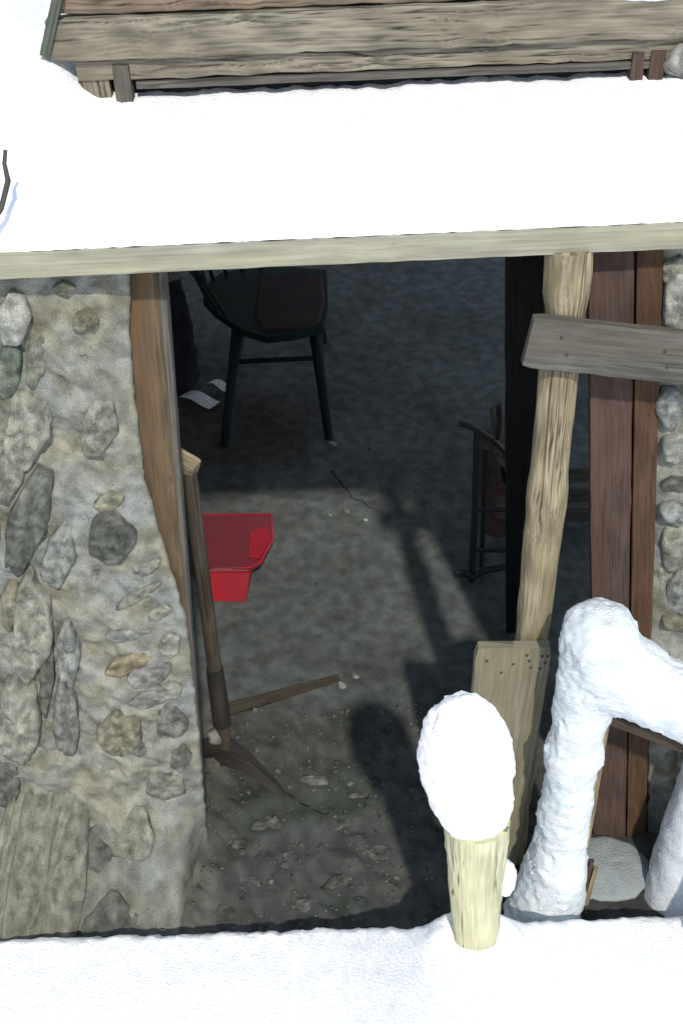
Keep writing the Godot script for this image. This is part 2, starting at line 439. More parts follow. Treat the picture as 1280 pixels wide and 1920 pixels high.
func build_setting():
	var gcol := func(p: Vector3):
		var inside := smoothstep(-0.5, -0.7, p.z + 0.04 * noise_b.get_noise_2d(p.x * 4.0, 1.0))
		var n := noise_a.get_noise_3dv(p * 1.6); var n2 := noise_b.get_noise_3dv(p * Vector3(7, 7, 7)); var n3 := noise_a.get_noise_3dv(p * 28.0)
		var stain := smoothstep(0.12, 0.3, noise_a.get_noise_2d(p.x * 1.3 + 7.0, p.z * 1.1)) * inside
		var c := Color(0.094, 0.099, 0.092).lerp(Color(0.125, 0.142, 0.138), inside)
		var moss := smoothstep(0.1, 0.45, noise_b.get_noise_2d(p.x * 2.2 + 1.0, p.z * 3.0 + 4.4)) * (1.0 - inside)
		c = c.lerp(Color(0.06, 0.08, 0.06), moss * 0.6)
		c = c.lerp(Color(0.098, 0.09, 0.082), clampf(n2 * 0.8, 0.0, 0.4))
		c = c.lerp(Color(0.17, 0.17, 0.14) * (1.0 + 0.6 * noise_b.get_noise_3dv(p * 20.0)), smoothstep(-0.32, -0.55, p.x + 0.1 * n2) * (1.0 - inside) * 0.8)
		var dirt := smoothstep(1.1, 0.5, Vector2((p.x + 0.4) / 0.5, (p.z + 2.45) / 0.42).length() + 0.5 * n + 0.3 * n2)
		c = c.lerp(Color(0.075, 0.058, 0.05), dirt * 0.75)
		c = c.lerp(Color(0.075, 0.078, 0.075), stain * 0.45)
		return c * (1.0 + 0.25 * n + 0.35 * n3 * lerpf(1.0, 0.3, inside))
	var g := setting("ground", sheet(170, 190, func(u, v):
		var x := lerpf(-2.0, 2.2, u); var z := lerpf(-4.9, 1.2, pow(v, 0.8))
		return Vector3(x, ground_y(x, z), z), gcol), M.dirt)
	# flat stones bedded in the ground of the doorway
	var spots := [[-0.33, 0.12, 0.07, 0.04], [-0.20, 0.06, 0.05, 0.03], [-0.05, 0.13, 0.06, 0.035], [0.08, 0.03, 0.06, 0.04], [-0.27, -0.1, 0.08, 0.04], [-0.06, -0.09, 0.09, 0.035], [-0.38, 0.2, 0.06, 0.05], [0.0, 0.21, 0.05, 0.035], [-0.15, 0.2, 0.05, 0.03], [0.66, 0.1, 0.09, 0.05], [0.8, 0.12, 0.06, 0.05], [-0.12, -0.26, 0.07, 0.03], [0.02, -0.2, 0.06, 0.03], [-0.3, 0.02, 0.045, 0.03], [-0.36, -0.02, 0.04, 0.03]]
	for i in spots.size():
		var s = spots[i]; var a := rng.randf_range(-0.5, 0.5)
		var o := Vector3(s[0], ground_y(s[0], s[1]) - 0.004, s[1])
		var c: Color = [Color(0.15, 0.15, 0.135), Color(0.11, 0.125, 0.12), Color(0.13, 0.118, 0.10), Color(0.09, 0.1, 0.1)][i % 4]
		place("stone", stone(o, Vector3(cos(a), 0, -sin(a)) * s[2] * 0.7, Vector3(-sin(a), 0, -cos(a)) * s[3] * 0.75, 0.008, slaty((c as Color).lerp(Color(0.10, 0.105, 0.097), 0.5) * 0.9, 0.35, Vector3(20, 20, 70)), 16, i * 1.7, 0.2), M.stone, g)
	place("old_snow", blob(Vector3(0.77, 0.012, 0.13), Vector3(0.15, 0.026, 0.12), 0.010, 9.0, plain(Color(0.27, 0.30, 0.31)), 30, 14), M.snow, g)
	for q in [[Vector3(-0.041, 0.0, -2.03), Vector3(0.0, 0.0, -1.93), Vector3(0.05, 0.0, -1.83), Vector3(0.09, 0.0, -1.78), Vector3(0.136, 0.0, -1.71)], [Vector3(-0.24, 0.0, -0.26), Vector3(-0.2, 0.0, -0.2), Vector3(-0.12, 0.0, -0.15), Vector3(-0.06, 0.0, -0.12)]]:
		var pts := []
		for i in q.size() - 1:
			for t in 4:
				var p: Vector3 = (q[i] as Vector3).lerp(q[i + 1], t / 4.0)
				p += Vector3(noise_b.get_noise_2d(p.x * 30.0, 1.0), 0, noise_b.get_noise_2d(p.z * 30.0, 5.0)) * 0.02
				pts.append(Vector3(p.x, ground_y(p.x, p.z) + 0.0005, p.z))
		place("crack", tube(pts, 0.003, 0.002, 5, 0.002, plain(Color(0.02, 0.02, 0.02))), M.dirt, g)
	# loose grit and pebbles
	start()
	for i in 2600:
		var x := rng.randf_range(-0.5, 0.7); var z := rng.randf_range(-0.6, 0.5)
		if i > 2200: z = rng.randf_range(-2.4, -0.5)
		var r := rng.randf_range(0.002, 0.006) * (2.6 if rng.randf() < 0.06 else 1.0)
		if i > 2200: r *= 0.6
		var o := Vector3(x, ground_y(x, z) + r * 0.2, z); var pts := []
		for k in 5: pts.append(o + Vector3(cos(TAU * k / 5.0 + i) * r * rng.randf_range(0.7, 1.3), 0, sin(TAU * k / 5.0 + i) * r * rng.randf_range(0.7, 1.3)))
		for k in 5: tri(pts[k], o + Vector3(0, r * 0.9, 0), pts[(k + 1) % 5], Vector2.ZERO, Vector2.ZERO, Vector2.ZERO, -1)
	var grit := place("grit", finish(func(p): return Color(0.125, 0.125, 0.115) * (1.0 + 1.3 * noise_b.get_noise_3dv(p * 31.0)), false), M.stone, g); grit.set_meta("kind", "stuff")
	# the snowfield all around, to the horizon
	setting("snowfield", sheet(60, 60, func(u, v):
		var x: float = 300.0 * signf(u - 0.5) * pow(absf(u - 0.5) * 2.0, 3.0); var z: float = 300.0 * signf(v - 0.5) * pow(absf(v - 0.5) * 2.0, 3.0)
		return Vector3(x, -0.25 + 1.2 * smoothstep(8.0, 60.0, Vector2(x, z).length()) * noise_b.get_noise_2d(x * 0.02, z * 0.02), z), plain(SNOW)), M.snow)
	# the snow bank in front, on which one stands to look down at the door
	var bank := func(u, v):
		var x: float = lerpf(-1.0, 1.0, u); x = signf(x) * (1.3 * absf(x) + 10.0 * pow(absf(x), 6.0))
		var hh: float = lerpf(0.12, 0.39, exp(-pow((x - 0.31) / 0.28, 2.0)))
		var edge: float = 2.5 - (3.3 - hh) / 1.483 + 0.008 * noise_a.get_noise_2d(x * 3.0, 0.0) + 0.010 * noise_a.get_noise_2d(x * 17.0, 4.0)
		var s: float = v * 1.0
		var y: float; var z: float
		if s < 0.25:                       # steep face down to the doorstep
			var t: float = s / 0.25
			y = lerpf(-0.05, hh - 0.05, t); z = edge - 0.06 * (1.0 - t) - 0.02 * sin(t * PI)
		elif s < 0.42:                     # rounded lip
			var t: float = (s - 0.25) / 0.17
			y = hh - 0.05 + 0.05 * sin(t * PI / 2); z = edge + 0.05 * (1.0 - cos(t * PI / 2))
		else:
			var t: float = (s - 0.42) / 0.58
			z = edge + 0.05 + 0.9 * t + 9.0 * pow(t, 4.0); y = hh + 0.16 * t + (1.6 - hh) * smoothstep(0.6, 0.95, t)
		y += (0.006 * noise_a.get_noise_3d(x * 9.0, y * 9.0, z * 9.0) + 0.004 * noise_a.get_noise_2d(x * 40.0, z * 40.0)) * smoothstep(0.0, 0.3, s)
		# snow heaped round the foot of the fence post
		var d := Vector2(x - 0.31, z - 0.6).length()
		y += 0.05 * exp(-pow((d - 0.085) / 0.045, 2.0)) * (1.0 if z < 0.61 else 0.3)
		return Vector3(x, y, z)
	setting("snow_bank", sheet(320, 70, bank, plain(SNOW), true), M.snow)
	# the snowed-over slope behind the left side of the roof
	setting("snow_slope", sheet(70, 60, func(u, v):
		var z: float = lerpf(0.0, -9.0, pow(v, 1.5)); var x := lerpf(-0.69, -9.0, pow(u, 1.6)) + 0.02 * sin(v * 3.0)
		var e := smoothstep(-0.64, -1.15, x) * smoothstep(-0.15, -0.7, z)
		var y := 2.2 + 0.3 * e + 0.40 * maxf(0.0, -z - 0.5) * smoothstep(0.0, 0.2, u) + 0.02 * noise_b.get_noise_2d(x * 2.0, z * 2.0)
		return Vector3(x, y - 0.04 * (1.0 - smoothstep(0.0, 0.1, u)), z - 0.03), plain(SNOW)), M.snow)
	# the room
	# unseen shed: invented open sides and pale surfaces let in and bounce fill light
	var bounce_white := mottled(Color(0.74, 0.73, 0.71), 0.08, 2.0, 0.05)  # pale colour chosen to bounce light onto the floor
	setting("room_wall", box(Vector3(-1.7, -0.1, -4.9), Vector3(-1.403, 2.06, -0.303), bounce_white), M.mortar)
	for q in [[1.7, -4.9], [0.1, -4.9], [-1.4, -4.9], [1.7, -2.5]]:
		setting("added_pillar", box(Vector3(q[0], -0.1, q[1]), Vector3(q[0] + 0.15, 2.06, q[1] + 0.15), bounce_white), M.mortar)  # invented pillars in place of walls, leaving the sides open to skylight
	setting("ceiling", box(Vector3(-1.7, 2.063, -4.9), Vector3(2.0, 2.16, -0.303), bounce_white), M.mortar)

# ------------------------------------------------------------------ stone walls
const TONE := {"S": Color(0.085, 0.092, 0.085), "K": Color(0.12, 0.13, 0.115), "D": Color(0.13, 0.13, 0.12), "O": Color(0.21, 0.195, 0.115), "G": Color(0.22, 0.23, 0.18), "P": Color(0.22, 0.205, 0.21), "Y": Color(0.27, 0.20, 0.09), "B": Color(0.27, 0.295, 0.29), "L": Color(0.33, 0.325, 0.26), "W": Color(0.42, 0.43, 0.39), "N": Color(0.1, 0.14, 0.11)}

func left_edge(y: float) -> float:
	var k := [[-0.2, -0.468], [0.0, -0.466], [0.25, -0.46], [0.49, -0.449], [0.98, -0.437], [1.10, -0.452], [1.263, -0.470], [1.469, -0.494], [1.65, -0.487], [1.846, -0.478], [2.02, -0.456], [2.3, -0.45]]
	for i in k.size() - 1:
		if y <= k[i + 1][0]: return lerpf(k[i][1], k[i + 1][1], clampf((y - k[i][0]) / (k[i + 1][0] - k[i][0]), 0, 1)) + 0.006 * noise_a.get_noise_2d(y * 14.0, 2.0)
	return -0.45

func mortar_colour(p: Vector3) -> Color:
	var n := noise_a.get_noise_3dv(p * 2.5); var n2 := noise_b.get_noise_3dv(p * 5.0 + Vector3(4, 0, 0)); var n3 := noise_a.get_noise_3dv(p * 22.0)
	var c := Color(0.295, 0.29, 0.235).lerp(Color(0.272, 0.285, 0.265), clampf(0.5 + n * 1.6, 0.0, 1.0))
	c = c.lerp(Color(0.27, 0.25, 0.15), clampf(n2 * 1.3 - 0.15, 0.0, 0.6))
	# light falloff painted in: mortar colour darkens towards the ground
	var light_falloff := smoothstep(0.42, 0.0, p.y + 0.25 * noise_b.get_noise_3dv(p * 2.2))
	c = c.lerp(Color(0.135, 0.14, 0.115), light_falloff * 0.5)
	return c * (1.0 + 0.25 * n3)

func wall_face(x0: Callable, x1: float, ret: float) -> ArrayMesh:
	# rough face from the jamb (x0 at each height) to x1, turning back by ret at the jamb
	return sheet(150, 200, func(u, v):
		var y := lerpf(-0.15, 2.085, v); var xe: float = x0.call(y)
		if u < 0.08:
			var t: float = u / 0.08
			return Vector3(xe - signf(x1 - xe) * 0.012 * sin(t * PI / 2.0) + signf(x1 - xe) * 0.03 * (1.0 - t), y, lerpf(-ret, -0.012, t))
		var w: float = (u - 0.08) / 0.92
		var x := lerpf(xe, x1, w)
		var z := mortar_z(x, y)
		z *= smoothstep(0.0, 0.05, w) ; z -= 0.012 * (1.0 - smoothstep(0.0, 0.04, w))
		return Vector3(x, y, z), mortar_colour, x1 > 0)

func mortar_z(x: float, y: float) -> float:
	var z := 0.028 * noise_a.get_noise_2d(x * 4.0, y * 4.0) + 0.011 * noise_a.get_noise_2d(x * 11.0, y * 9.0) + 0.004 * noise_b.get_noise_2d(x * 34.0, y * 34.0) + 0.006 * noise_a.get_noise_2d(x * 20.0 + y * 12.0, y * 16.0)
	z -= 0.012 * clampf((0.05 - absf(noise_b.get_noise_2d(x * 5.0 + y * 2.2, y * 2.6 - x))) / 0.05, 0.0, 1.0)    # open joints and trowel furrows
	z *= 1.0 - 0.8 * smoothstep(1.9, 2.04, y)
	if x < 0.0: z += 0.40 * pow(smoothstep(0.34, -0.15, y), 1.3)             # the foot of the wall spreads out
	return z

func flare_slope(y: float) -> float:
	return (0.40 * pow(smoothstep(0.34, -0.15, y + 0.03), 1.3) - 0.40 * pow(smoothstep(0.34, -0.15, y - 0.03), 1.3)) / 0.06

func add_stones(rows: Array, wall: Node3D):
	var i := 0
	for r in rows:
		i += 1
		var big: bool = Vector2(r[5], r[6]).length() > 0.1
		var c: Color = (TONE[r[0]] as Color).lerp(Color(0.31, 0.31, 0.255), 0.22 if r[0] in "SKDN" else 0.4) * rng.randf_range(0.92, 1.08) * 0.92
		var light_falloff := smoothstep(0.55, 0.1, r[2])  # low stones darkened in colour to stand for light falling off
		c = c.lerp(Color(c.r * 0.7, c.g * 0.72, c.b * 0.68), light_falloff * 0.6)
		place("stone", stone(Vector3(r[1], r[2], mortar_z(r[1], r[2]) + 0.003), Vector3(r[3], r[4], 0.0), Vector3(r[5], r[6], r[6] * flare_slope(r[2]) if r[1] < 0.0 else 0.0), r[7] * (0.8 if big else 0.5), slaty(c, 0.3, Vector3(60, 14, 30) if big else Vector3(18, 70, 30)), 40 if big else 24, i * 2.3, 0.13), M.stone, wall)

func build_stone_walls():
	var wl := thing("stone_wall", "rough mortared stone wall with bulging boulders, left of the open doorway", "wall", Vector3(-0.95, 0, 0))
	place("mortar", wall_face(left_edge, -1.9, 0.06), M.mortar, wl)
	place("wall_core", box(Vector3(-1.9, -0.1, -0.30), Vector3(-0.56, 2.06, -0.065), mottled(Color(0.25, 0.24, 0.2), 0.2, 5.0)), M.mortar, wl)
	add_stones([
	["S", -0.588, 1.307, 0.060, -0.014, 0.021, 0.084, 0.030], ["O", -0.578, 1.406, 0.040, 0.015, -0.004, 0.028, 0.020],
	["K", -0.785, 1.356, 0.040, -0.020, 0.078, 0.177, 0.035], ["K", -0.836, 0.803, 0.020, -0.003, 0.036, 0.171, 0.020],
	["O", -0.554, 1.923, 0.027, -0.013, 0.012, 0.025, 0.025], ["O", -0.590, 2.002, 0.023, -0.001, 0.003, 0.018, 0.020],
	["G", -0.568, 1.638, 0.040, -0.013, 0.025, 0.075, 0.022], ["D", -0.511, 0.590, 0.039, -0.031, 0.029, 0.067, 0.030],
	["D", -0.497, 0.451, 0.023, -0.028, 0.024, 0.041, 0.030], ["P", -0.553, 0.801, 0.062, 0.027, -0.006, 0.047, 0.030],
	["P", -0.559, 0.710, 0.058, 0.014, -0.001, 0.032, 0.025], ["Y", -0.600, 0.853, 0.070, 0.033, -0.005, 0.031, 0.020],
	["G", -0.540, 1.099, 0.063, 0.045, -0.005, 0.016, 0.020], ["G", -0.516, 1.179, 0.042, 0.027, -0.006, 0.019, 0.020],
	["B", -0.592, 0.958, 0.061, 0.006, 0.001, 0.020, 0.020], ["P", -0.649, 1.160, 0.009, -0.004, 0.011, 0.031, 0.012],
	["D", -0.622, 0.500, 0.031, -0.002, 0.004, 0.032, 0.020], ["O", -0.664, 0.571, 0.065, -0.003, 0.014, 0.100, 0.025],
	["G", -0.495, 1.024, 0.035, 0.023, -0.006, 0.020, 0.016], ["L", -0.482, 0.905, 0.028, -0.017, 0.015, 0.041, 0.020],
	["G", -0.501, 0.739, 0.036, 0.007, -0.000, 0.034, 0.018], ["G", -0.560, 0.329, 0.061, -0.020, 0.016, 0.071, 0.020],
	["L", -0.675, 0.184, 0.077, 0.016, 0.001, 0.060, 0.020], ["D", -0.779, 0.151, 0.059, -0.003, 0.008, 0.056, 0.020],
	["D", -0.732, 0.002, 0.081, -0.024, 0.018, 0.079, 0.025], ["P", -0.604, -0.061, 0.093, 0.016, 0.002, 0.081, 0.025],
	["G", -0.536, -0.236, 0.070, -0.004, 0.007, 0.069, 0.030], ["D", -0.697, -0.256, 0.091, -0.005, 0.010, 0.081, 0.030],
	["L", -0.832, -0.219, 0.063, -0.004, 0.014, 0.097, 0.030], ["L", -0.931, 0.094, 0.103, -0.036, 0.109, 0.388, 0.075],
	["L", -1.093, -0.005, 0.069, -0.012, 0.078, 0.333, 0.060], ["D", -1.034, 0.342, 0.041, -0.002, 0.021, 0.108, 0.025],
	["L", -0.845, 0.982, 0.053, -0.010, 0.053, 0.205, 0.045], ["B", -0.761, 0.898, 0.032, 0.003, 0.012, 0.137, 0.040],
	["P", -0.807, 0.635, 0.039, -0.002, 0.024, 0.151, 0.040], ["L", -0.937, 0.641, 0.067, -0.003, 0.035, 0.192, 0.050],
	["O", -0.884, 1.081, 0.028, -0.001, 0.018, 0.093, 0.030], ["L", -0.743, 1.637, 0.054, -0.017, 0.036, 0.101, 0.040],
	["G", -0.802, 1.514, 0.035, -0.014, 0.037, 0.090, 0.040], ["N", -0.751, 1.800, 0.030, -0.006, 0.024, 0.077, 0.030],
	["W", -0.713, 1.938, 0.038, -0.001, 0.014, 0.072, 0.035], ["G", -0.690, 1.812, 0.024, -0.004, 0.022, 0.082, 0.030],
	["P", -0.705, 1.666, 0.030, -0.001, 0.009, 0.053, 0.030], ["B", -0.731, 1.240, 0.037, -0.016, 0.038, 0.100, 0.020],
	["L", -0.824, 1.789, 0.049, -0.002, 0.026, 0.125, 0.040], ["G", -0.927, 1.319, 0.054, -0.002, 0.041, 0.199, 0.050],
	["L", -1.053, 0.745, 0.059, -0.003, 0.055, 0.264, 0.050],
	], wl)
	var wr := thing("stone_wall", "narrow strip of pale slate stone wall at the right edge, beside the brown planks", "wall", Vector3(1.3, 0, 0))
	var redge := func(y: float): return 0.713 + (2.0 - y) * 0.117 + 0.008 * noise_a.get_noise_2d(y * 11.0, 5.0)
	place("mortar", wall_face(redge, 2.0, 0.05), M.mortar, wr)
	place("wall_core", box(Vector3(0.98, -0.1, -0.30), Vector3(2.0, 2.06, -0.065), mottled(Color(0.25, 0.24, 0.2), 0.2, 5.0)), M.mortar, wr)
	add_stones([
	["W", 0.767, 1.920, 0.041, -0.006, -0.005, 0.079, 0.030], ["L", 0.784, 1.738, 0.038, -0.002, -0.006, 0.043, 0.030],
	["B", 0.789, 1.634, 0.033, -0.001, -0.008, 0.060, 0.030], ["W", 0.811, 1.518, 0.032, -0.005, -0.003, 0.047, 0.030],
	["D", 0.839, 1.403, 0.044, 0.006, -0.007, 0.018, 0.030], ["B", 0.845, 1.318, 0.044, -0.012, 0.000, 0.037, 0.030],
	["L", 0.867, 1.195, 0.050, -0.002, -0.010, 0.075, 0.035], ["L", 0.852, 1.076, 0.020, -0.001, -0.006, 0.045, 0.020],
	["B", 0.897, 1.036, 0.040, -0.020, 0.010, 0.070, 0.030], ["O", 0.908, 0.929, 0.053, -0.003, -0.004, 0.028, 0.030],
	["G", 0.752, 1.993, 0.025, -0.015, 0.012, 0.031, 0.025], ["L", 0.881, 1.569, 0.044, -0.002, -0.014, 0.092, 0.030],
	["L", 0.860, 1.792, 0.042, -0.002, -0.015, 0.098, 0.030], ["P", 0.938, 1.306, 0.049, -0.002, -0.018, 0.118, 0.030],
	["L", 1.02, 1.1, 0.07, 0.0, 0.0, 0.09, 0.03], ["B", 1.0, 0.72, 0.06, 0.0, 0.0, 0.1, 0.03], ["L", 1.04, 0.4, 0.08, 0.0, 0.0, 0.14, 0.03]], wr)

# ------------------------------------------------------------------ door woodwork
func build_woodwork():
	var R := Vector3.RIGHT
	var j := thing("door_jamb", "brown timber door jamb board along the left stone wall", "door frame", Vector3(-0.45, 0, -0.05))
	place("timber", bar(Vector3(-0.455, 2.08, -0.062), Vector3(-0.525, -0.05, -0.062), 0.135, 0.10, 0.05, 0.05, R, rect_profile(), 40, 0.003, 14.0, 0.03), M.jamb, j)
	place("inner_board", bar(Vector3(-0.392, 2.08, -0.066), Vector3(-0.492, -0.02, -0.066), 0.046, 0.05, 0.05, 0.05, R, rect_profile(), 30, 0.002, 14.0, 0.02), M.grey, j)

	var p := thing("plank_panel", "two reddish brown planks with a groove between, leaning at the right stone wall", "planks", Vector3(0.74, 0, -0.02))
	place("plank", bar(Vector3(0.603, 2.09, -0.012), Vector3(0.818, -0.03, -0.012), 0.100, 0.102, 0.022, 0.022, R, rect_profile(), 40, 0.003, 14.0, 0.02), M.brown, p)
	place("plank", bar(Vector3(0.686, 2.09, -0.006), Vector3(0.901, -0.03, -0.006), 0.056, 0.058, 0.026, 0.026, R, rect_profile(), 40, 0.002, 14.0, 0.01), M.rust, p)
	place("backing_board", bar(Vector3(0.63, 2.09, -0.045), Vector3(0.87, -0.03, -0.045), 0.15, 0.15, 0.03, 0.03, R, rect_profile(), 20), M.brown, p)

	var g := thing("door_post", "peeled round wooden post with a grey board nailed across and wide foot board", "post", Vector3(0.49, 0, 0.06))
	start()
	var cs := []; var ws := []
	for i in 41:
		var t := i / 40.0; var y := lerpf(2.085, -0.05, t)
		cs.append(Vector3(0.507 - 0.016 * t + 0.006 * noise_b.get_noise_2d(y * 2.0, 1.0), y, 0.05))
		ws.append(0.0445 + 0.004 * noise_b.get_noise_2d(y * 3.0, 8.0) + (0.006 if y > 1.93 else 0.0) + 0.006 * exp(-pow((y - 1.42) / 0.06, 2.0)))
	sweep(cs, ws, ws, R, round_profile(18), 0.005, 22.0)
	place("pole", finish(plain(Color.WHITE)), M.pole, g)
	var cb := place("cross_board", bar(Vector3(0.418, 1.893, 0.113), Vector3(1.02, 1.795, 0.113), 0.122, 0.128, 0.026, 0.026, Vector3(0.16, 0.987, 0).normalized(), rect_profile(), 30, 0.003, 16.0, 0.015), M.grey, g)
	var fb := place("foot_board", bar(Vector3(0.441, 0.972, 0.112), Vector3(0.405, -0.04, 0.112), 0.200, 0.185, 0.03, 0.03, R, rect_profile(), 30, 0.003, 16.0, 0.012), M.footboard, g)
	var nails := [[0.475, 0.945], [0.515, 0.94], [0.482, 0.925], [0.525, 0.915], [0.513, 0.895], [0.488, 0.90], [0.44, 0.915], [0.41, 0.885], [0.53, 0.94], [0.37, 0.93]]
	for n in nails: place("nail", blob(Vector3(n[0], n[1], 0.128), Vector3(0.0045, 0.0045, 0.003), 0.0, 1.0, plain(Color(0.05, 0.035, 0.03)), 7, 4), M.iron, fb)
	for n in [[0.49, 1.905], [0.505, 1.86], [0.72, 1.86], [0.73, 1.82]]: place("nail", blob(Vector3(n[0], n[1], 0.127), Vector3(0.004, 0.004, 0.003), 0.0, 1.0, plain(Color(0.06, 0.05, 0.045)), 7, 4), M.iron, cb)

# ------------------------------------------------------------------ roof over the door and the storey above
func build_roof():
	var r := thing("porch_roof", "snow-laden flat roof with pale edge board above the doorway", "roof", Vector3(0, 2.09, 0))
	var slope := 0.011
	place("fascia_board", bar(Vector3(-2.0, 2.1065 - 2.0 * slope, 0.072), Vector3(1.9, 2.1065 + 1.9 * slope, 0.072), 0.062, 0.060, 0.024, 0.024, Vector3.UP, rect_profile(), 90, 0.002, 12.0, 0.012), M.fascia, r)
	place("roof_deck", box(Vector3(-2.0, 2.088, -0.62), Vector3(1.9, 2.12, 0.058), mottled(Color(0.2, 0.17, 0.13), 0.2, 5.0)), M.mortar, r)
	place("snow_cover", sheet(260, 60, func(u, v):
		var x := lerpf(-2.0, 1.9, u)
		var top := 2.216 + 0.004 * noise_b.get_noise_2d(x * 2.0, v * 2.0) + 0.006 * x
		var e := 0.004 * noise_a.get_noise_2d(x * 6.0, 0.0) + 0.010 * noise_a.get_noise_2d(x * 21.0, 3.0)
		var base := 2.1385 + slope * x + e * 0.7
		if v < 0.3:
			var a: float = v / 0.3 * PI / 2.0
			return Vector3(x, base + (top - base) * sin(a) , 0.086 + e - 0.09 * (1.0 - cos(a)))
		var t: float = (v - 0.3) / 0.7
		var z := lerpf(-0.004 + e, -0.72, t)
		var y := top + 0.006 * noise_a.get_noise_2d(x * 5.0, z * 5.0) + 0.003 * noise_a.get_noise_2d(x * 30.0, z * 30.0)
		y += 0.013 * noise_a.get_noise_2d(x * 9.0, 5.0) * smoothstep(-0.3, -0.5, z)
		# drift against the left corner of the planked wall
		y += 0.125 * smoothstep(-0.54, -0.69, x) * smoothstep(-0.30, -0.50, z) + 0.16 * smoothstep(-0.68, -0.95, x) * smoothstep(-0.25, -0.6, z)
		return Vector3(x, y, z), plain(SNOW)), M.snow, r)

func build_upper_wall():
	var w := thing("timber_wall", "weathered grey-brown plank wall of the upper storey, behind the snowy roof", "wall", Vector3(0.6, 2.2, -0.6))
	var z := -0.575; var R := Vector3.UP
	var rows := [[2.2865, 0.048, 0.04, 0.0, M.weathered], [2.364, 0.098, 0.055, 0.012, M.weathered], [2.475, 0.112, 0.04, 0.004, M.rosy], [2.592, 0.112, 0.04, 0.008, M.weathered], [2.708, 0.112, 0.04, 0.004, M.rosy], [2.824, 0.112, 0.04, 0.007, M.weathered], [2.94, 0.112, 0.04, 0.004, M.weathered]]
	for i in rows.size():
		var q = rows[i]
		place("plank", bar(Vector3([-0.60, -0.652, -0.622, -0.56, -0.52, -0.5, -0.5][i], q[0], z + q[3]), Vector3(2.0, q[0] + 0.012, z + q[3]), q[1], q[1], q[2], q[2], R, rect_profile(), 70, 0.006, 11.0, 0.03), q[4], w)
	place("sill_batten", bar(Vector3(-0.46, 2.2485, z + 0.01), Vector3(1.9, 2.262, z + 0.01), 0.017, 0.017, 0.03, 0.03, R, rect_profile(), 50, 0.002, 11.0, 0.05), M.grey, w)
	place("gap_shade", box(Vector3(-0.55, 2.13, z - 0.09), Vector3(2.0, 2.262, z - 0.03), mottled(Color(0.035, 0.037, 0.042), 0.2, 6.0)), M.mortar, w)  # near-black box painted as the shadow in the gap under the planks
	place("wall_core", box(Vector3(-0.58, 2.263, -0.75), Vector3(2.0, 3.0, z - 0.028), plain(Color(0.1, 0.09, 0.08))), M.mortar, w)
	place("corner_board", bar(Vector3(-0.59, 2.52, z + 0.03), Vector3(-0.664, 2.335, z + 0.03), 0.022, 0.024, 0.05, 0.05, Vector3.RIGHT, rect_profile(), 10, 0.002), M.greenish, w)
	place("post_stub", bar(Vector3(-0.492, 2.30, z + 0.012), Vector3(-0.492, 2.15, z + 0.012), 0.042, 0.042, 0.035, 0.035, Vector3.RIGHT, rect_profile(), 6, 0.002), M.grey, w)
	place("post_stub", bar(Vector3(-0.565, 2.312, z - 0.004), Vector3(-0.555, 2.15, z - 0.004), 0.07, 0.07, 0.035, 0.035, Vector3.RIGHT, rect_profile(), 6, 0.004), M.weathered, w)
	place("post_stub", bar(Vector3(0.752, 2.285, z + 0.016), Vector3(0.752, 2.15, z + 0.016), 0.03, 0.03, 0.03, 0.03, Vector3.RIGHT, rect_profile(), 6, 0.002), M.brown, w)
	place("post_stub", bar(Vector3(0.80, 2.29, z + 0.014), Vector3(0.80, 2.15, z + 0.014), 0.036, 0.036, 0.03, 0.03, Vector3.RIGHT, rect_profile(), 6, 0.002), M.brown, w)
	place("stone", stone(Vector3(0.87, 2.255, z + 0.0), Vector3(0.055, 0, 0), Vector3(0, 0.05, 0), 0.04, mottled(Color(0.3, 0.3, 0.27), 0.4, 16.0), 16, 3.0), M.stone, w)
	var s := place("snow_patch", blob(Vector3(0.76, 2.422, z + 0.034), Vector3(0.10, 0.014, 0.014), 0.006, 14.0, plain(SNOW), 20, 10), M.snow, w)
	s = place("snow_patch", blob(Vector3(0.93, 2.425, z + 0.034), Vector3(0.08, 0.012, 0.014), 0.006, 14.0, plain(SNOW), 20, 10), M.snow, w)
	tag(place("dead_twig", tube([Vector3(-0.70, 2.195, 0.13), Vector3(-0.665, 2.235, 0.10), Vector3(-0.652, 2.275, 0.06), Vector3(-0.660, 2.30, 0.03), Vector3(-0.655, 2.325, 0.02)], 0.007, 0.004, 7, 0.002, plain(Color(0.05, 0.045, 0.04))), M.iron), "thin dark bare twig poking out of the roof snow at far left", "twig")

